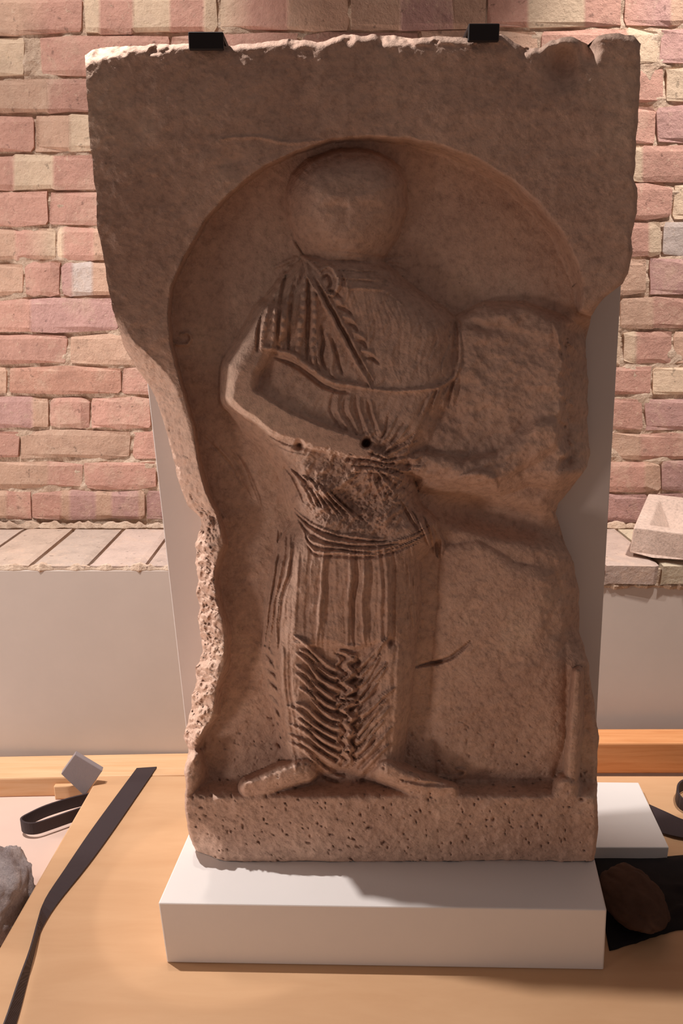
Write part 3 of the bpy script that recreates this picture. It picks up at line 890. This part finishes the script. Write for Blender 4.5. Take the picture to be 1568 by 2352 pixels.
def clip(u0, u1, v0, v1, v2):
    a, b = atY(u0, v0, DY - 0.012), atY(u1, v0 - 2, DY - 0.012)
    zl = atY(u0, v2, DY - 0.012).z
    th = 0.006; z1 = max(a.z, b.z); back = BY + 0.02
    prof = [(DY - 0.016, zl), (DY - 0.016, z1), (back + 0.007, z1), (back + 0.007, z1 - 0.12), (back + 0.0008, z1 - 0.12), (back + 0.0008, z1 - th), (DY - 0.010, z1 - th), (DY - 0.010, zl)]
    n = len(prof)
    vs = [(a.x, y, z) for y, z in prof] + [(b.x, y, z) for y, z in prof]
    fs = [tuple(range(n)), tuple(range(2 * n - 1, n - 1, -1))] + [(i, (i + 1) % n, n + (i + 1) % n, n + i) for i in range(n)]
    mesh('clip', vs, fs, M['black'], mount, bevel=0.001, seg=1)
clip(433, 513, 77, 77, 116)
clip(1075, 1146, 58, 58, 97)

# ------------------------------------------------------------------ straps
def ribbon(name, left, right, th, mat, parent=None, smooth_n=4):
    """band between two edge lines of 3-D points, with thickness"""
    def dense(p):
        out = []
        n = len(p)
        for i in range(n - 1):
            p0, p1, p2, p3 = p[max(i - 1, 0)], p[i], p[i + 1], p[min(i + 2, n - 1)]
            for k in range(smooth_n):
                t = k / smooth_n
                out.append(0.5 * ((2 * p1) + (p2 - p0) * t + (2 * p0 - 5 * p1 + 4 * p2 - p3) * t * t + (3 * p1 - p0 - 3 * p2 + p3) * t ** 3))
        out.append(p[-1]); return out
    A, B = dense(left), dense(right); n = len(A); vs = []
    for i in range(n):
        tg = (A[min(i + 1, n - 1)] - A[max(i - 1, 0)]) + (B[min(i + 1, n - 1)] - B[max(i - 1, 0)])
        nrm = (B[i] - A[i]).cross(tg).normalized()
        vs += [A[i] + nrm * th / 2, B[i] + nrm * th / 2, B[i] - nrm * th / 2, A[i] - nrm * th / 2]
    fs = []
    for i in range(n - 1):
        for k in range(4):
            fs.append((i * 4 + k, i * 4 + (k + 1) % 4, i * 4 + 4 + (k + 1) % 4, i * 4 + 4 + k))
    fs += [(0, 1, 2, 3), (n * 4 - 1, n * 4 - 2, n * 4 - 3, n * 4 - 4)]
    return mesh(name, vs, fs, mat, parent)

L_ = [atZ(314, 1765, .004), atZ(260, 1838, .004), atZ(204, 1915, .004), atZ(150, 1995, .005), atZ(103, 2066, .010), atZ(88, 2112, .022), atZ(69, 2180, .028), atZ(42, 2254, .028), atZ(10, 2348, .026), atZ(-40, 2470, .026)]
R_ = [atZ(360, 1762, .004), atZ(308, 1838, .004), atZ(255, 1915, .004), atZ(200, 1990, .004), atZ(130, 2078, .003), atZ(92, 2140, .003), atZ(76, 2196, .003), atZ(60, 2262, .003), atZ(36, 2352, .003), atZ(-8, 2480, .003)]
tag(ribbon('webbing_strap', L_, R_, 0.003, M['strap']), 'long black webbing strap lying on the ochre board, twisting at the lower left', 'strap')

def loop(name, path, z, h, label, th=0.004, dz=0.0):
    lo = [atZ(u, v, z) for u, v in path]
    hi = [p + Vector((0, 0, h)) for p in lo]
    return tag(ribbon(name, lo, hi, th, M['strap']), label, 'strap')
loop('webbing_strap', [(208, 1846), (160, 1858), (110, 1874), (75, 1890), (52, 1904), (60, 1914), (85, 1915), (120, 1904), (165, 1888), (188, 1880)], FZ + 0.012, 0.030,
     'black strap loop on the pale sheet beside the grey tile')
loop('webbing_strap', [(1640, 1856), (1592, 1868), (1562, 1858), (1552, 1836), (1562, 1818), (1600, 1806), (1650, 1800)], 0.006, 0.030,
     'black strap loop at the right picture edge beyond the low white slab')
tag(ribbon('webbing_strap', [atZ(1490, 1848, .005), atZ(1530, 1866, .012), atZ(1570, 1884, .010), atZ(1640, 1905, .006)],
           [atZ(1520, 1914, .005), atZ(1545, 1920, .008), atZ(1575, 1926, .008), atZ(1640, 1940, .005)], 0.003, M['strap']),
    'flat black strap end poking out beside the low white slab', 'strap')

# ------------------------------------------------------------------ grey tile and its wooden block
blk = [atZ(128, 1834, FZ), atZ(196, 1832, FZ)]
bx0, bx1, by = blk[0].x, blk[1].x, blk[0].y - 0.006
wb_ = [(bx0, by, FZ + .001), (bx1, by + .004, FZ + .001), (bx1, by + .016, FZ + .001), (bx0, by + .014, FZ + .001)]
tag(hexa('wood_block', wb_, [(x, y, FZ + 0.038) for x, y, z in wb_], M['pine'], bevel=0.003), 'small pine block under the grey tile, beside the strap loop', 'block')
ty = by - 0.022
tq = [(172, 1733), (235, 1771), (194, 1829), (140, 1778)]
tf = [atY(u, v, ty + (1829 - v) * 0.00012) for u, v in tq]
tb = [Vector((p.x, p.y + 0.010, p.z + 0.004)) for p in tf]
tile = mesh('grey_tile', tf + tb, HEX, M['grey'], bevel=0.0012)
tag(tile, 'square grey tile tilted on a small pine block left of the carved stone', 'tile')

# ------------------------------------------------------------------ rocks and bundles
def lump(name, cen, rad, mat, label, cat, seed, rough_=0.22, freq=2.2, floor=0.0, crack=None, sub=5):
    bm = bmesh.new(); bmesh.ops.create_icosphere(bm, subdivisions=sub, radius=1.0)
    for v in bm.verts:
        n = v.co.normalized()
        s_ = 1 + rough_ * mnoise.fractal(n * freq + Vector((seed, 0, 0)), 0.7, 2.1, 5)
        c_ = mnoise.voronoi(n * 1.5 + Vector((seed, 3, 1)))[0]
        s_ -= 0.22 * max(0, 0.25 - abs(c_[1] - c_[0]))
        if crack is not None:
            q = abs(n.dot(crack[0]) - crack[1] - 0.06 * mnoise.noise(n * 5)); s_ -= 0.16 * max(0, 1 - q / 0.07)
        p = n * s_
        v.co = Vector((cen[0] + p.x * rad[0], cen[1] + p.y * rad[1], max(floor, cen[2] + p.z * rad[2])))
    me = bpy.data.meshes.new(name); bm.to_mesh(me); bm.free()
    return tag(link(name, me, mat, None, smooth=True), label, cat)
ep = atZ(52, 2082, 0); en = Vector((d.y, -d.x, 0)).normalized()
if en.x > 0: en = -en
rc = ep + en * 0.096 + (pa - pb).normalized() * 0.02
rk = lump('rock', (0, 0, 0.046), (0.088, 0.120, 0.082), M['rock'], 'rough speckled grey stone at the left picture edge beside the board', 'stone', 4.2, 0.13, 1.5, 0.0, (Vector((0.9, -0.15, 0.42)).normalized(), 0.30))
rk.location = (rc.x, rc.y, FZ + 0.0005)
rk.rotation_euler = (0, 0, math.atan2(-(pa - pb).x, (pa - pb).y))
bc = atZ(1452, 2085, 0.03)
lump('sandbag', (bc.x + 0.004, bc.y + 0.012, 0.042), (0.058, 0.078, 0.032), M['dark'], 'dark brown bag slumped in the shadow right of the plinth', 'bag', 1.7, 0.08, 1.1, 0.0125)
def lay_shade_sheet():  # black sheet added to darken the board where it lies in shade
    """added black sheet standing in for deep shade on the board: wavy, with a few folds and a hem thickness"""
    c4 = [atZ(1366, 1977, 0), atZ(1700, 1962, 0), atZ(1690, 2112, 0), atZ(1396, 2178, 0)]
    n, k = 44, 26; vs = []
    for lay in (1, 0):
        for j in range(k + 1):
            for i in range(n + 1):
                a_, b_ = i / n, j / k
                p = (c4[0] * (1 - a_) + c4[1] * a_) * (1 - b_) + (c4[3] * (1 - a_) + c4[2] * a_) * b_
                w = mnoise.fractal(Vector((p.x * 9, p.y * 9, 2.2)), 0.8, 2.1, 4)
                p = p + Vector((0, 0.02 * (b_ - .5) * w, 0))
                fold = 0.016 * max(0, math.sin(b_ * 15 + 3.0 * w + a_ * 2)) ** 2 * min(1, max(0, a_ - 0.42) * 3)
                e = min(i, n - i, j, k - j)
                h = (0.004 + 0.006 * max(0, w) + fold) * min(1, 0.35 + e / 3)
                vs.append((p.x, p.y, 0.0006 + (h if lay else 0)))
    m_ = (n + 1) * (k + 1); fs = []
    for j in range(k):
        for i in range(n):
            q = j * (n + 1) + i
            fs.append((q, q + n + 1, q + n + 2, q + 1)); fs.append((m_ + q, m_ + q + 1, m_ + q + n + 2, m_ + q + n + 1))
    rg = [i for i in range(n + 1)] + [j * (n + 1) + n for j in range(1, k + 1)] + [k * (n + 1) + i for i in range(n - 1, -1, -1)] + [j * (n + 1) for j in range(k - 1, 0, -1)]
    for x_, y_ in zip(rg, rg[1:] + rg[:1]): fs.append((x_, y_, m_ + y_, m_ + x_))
    return tag(mesh('shade_sheet', vs, fs, M['shade_black'], smooth=True), 'rumpled black sheet standing in for deep shade on the board right of the plinth, under the brown bag', 'cloth')
lay_shade_sheet()

# stone tray on the ledge: tilted block with an inverted pyramid hollow
def tray():
    o = Vector((0.718, 1.742, 0)); ux = Vector((0.88, -0.475, 0)); uy = Vector((0.475, 0.88, 0))
    wl, dl_ = 0.27, 0.27
    def top(t): return LEDGE_Z + 0.079 + 0.026 * t / dl_
    def P_(s_, t, z): return o + ux * s_ + uy * t + Vector((0, 0, z))
    z0 = LEDGE_Z + 0.0008; rim = 0.032; dp = 0.066
    def T_(s_, t, dz=0.0): return P_(s_, t, top(t) + dz)
    vs = [T_(0, 0), T_(wl, 0), T_(wl, dl_), T_(0, dl_),
          T_(rim, rim, -.001), T_(wl - rim, rim, -.001), T_(wl - rim, dl_ - rim, -.001), T_(rim, dl_ - rim, -.001),
          T_(0.085, dl_ * .5, -dp), T_(wl - 0.10, dl_ * .5, -dp),
          P_(-0.004, 0.003, z0 + .012), P_(0.05, -0.004, z0 + 0.006), P_(wl * .5, 0.004, z0 + 0.012), P_(wl, 0.0, z0 + 0.010), P_(wl - .005, dl_, z0), P_(0, dl_, z0),
          P_(0.0, 0.05, z0), P_(wl, 0.05, z0)]
    fs = [(0, 1, 5, 4), (1, 2, 6, 5), (2, 3, 7, 6), (3, 0, 4, 7), (4, 5, 9, 8), (5, 6, 9), (6, 7, 8, 9), (7, 4, 8),
          (0, 10, 11, 12, 13, 1), (1, 13, 17, 14, 2), (2, 14, 15, 3), (3, 15, 16, 10, 0), (16, 17, 13, 12, 11, 10), (15, 14, 17, 16)]
    return tag(mesh('stone_trough', vs, fs, M['trough'], bevel=0.003), 'pale stone trough with a sloping hollow on the brick ledge at right', 'trough')
tray()
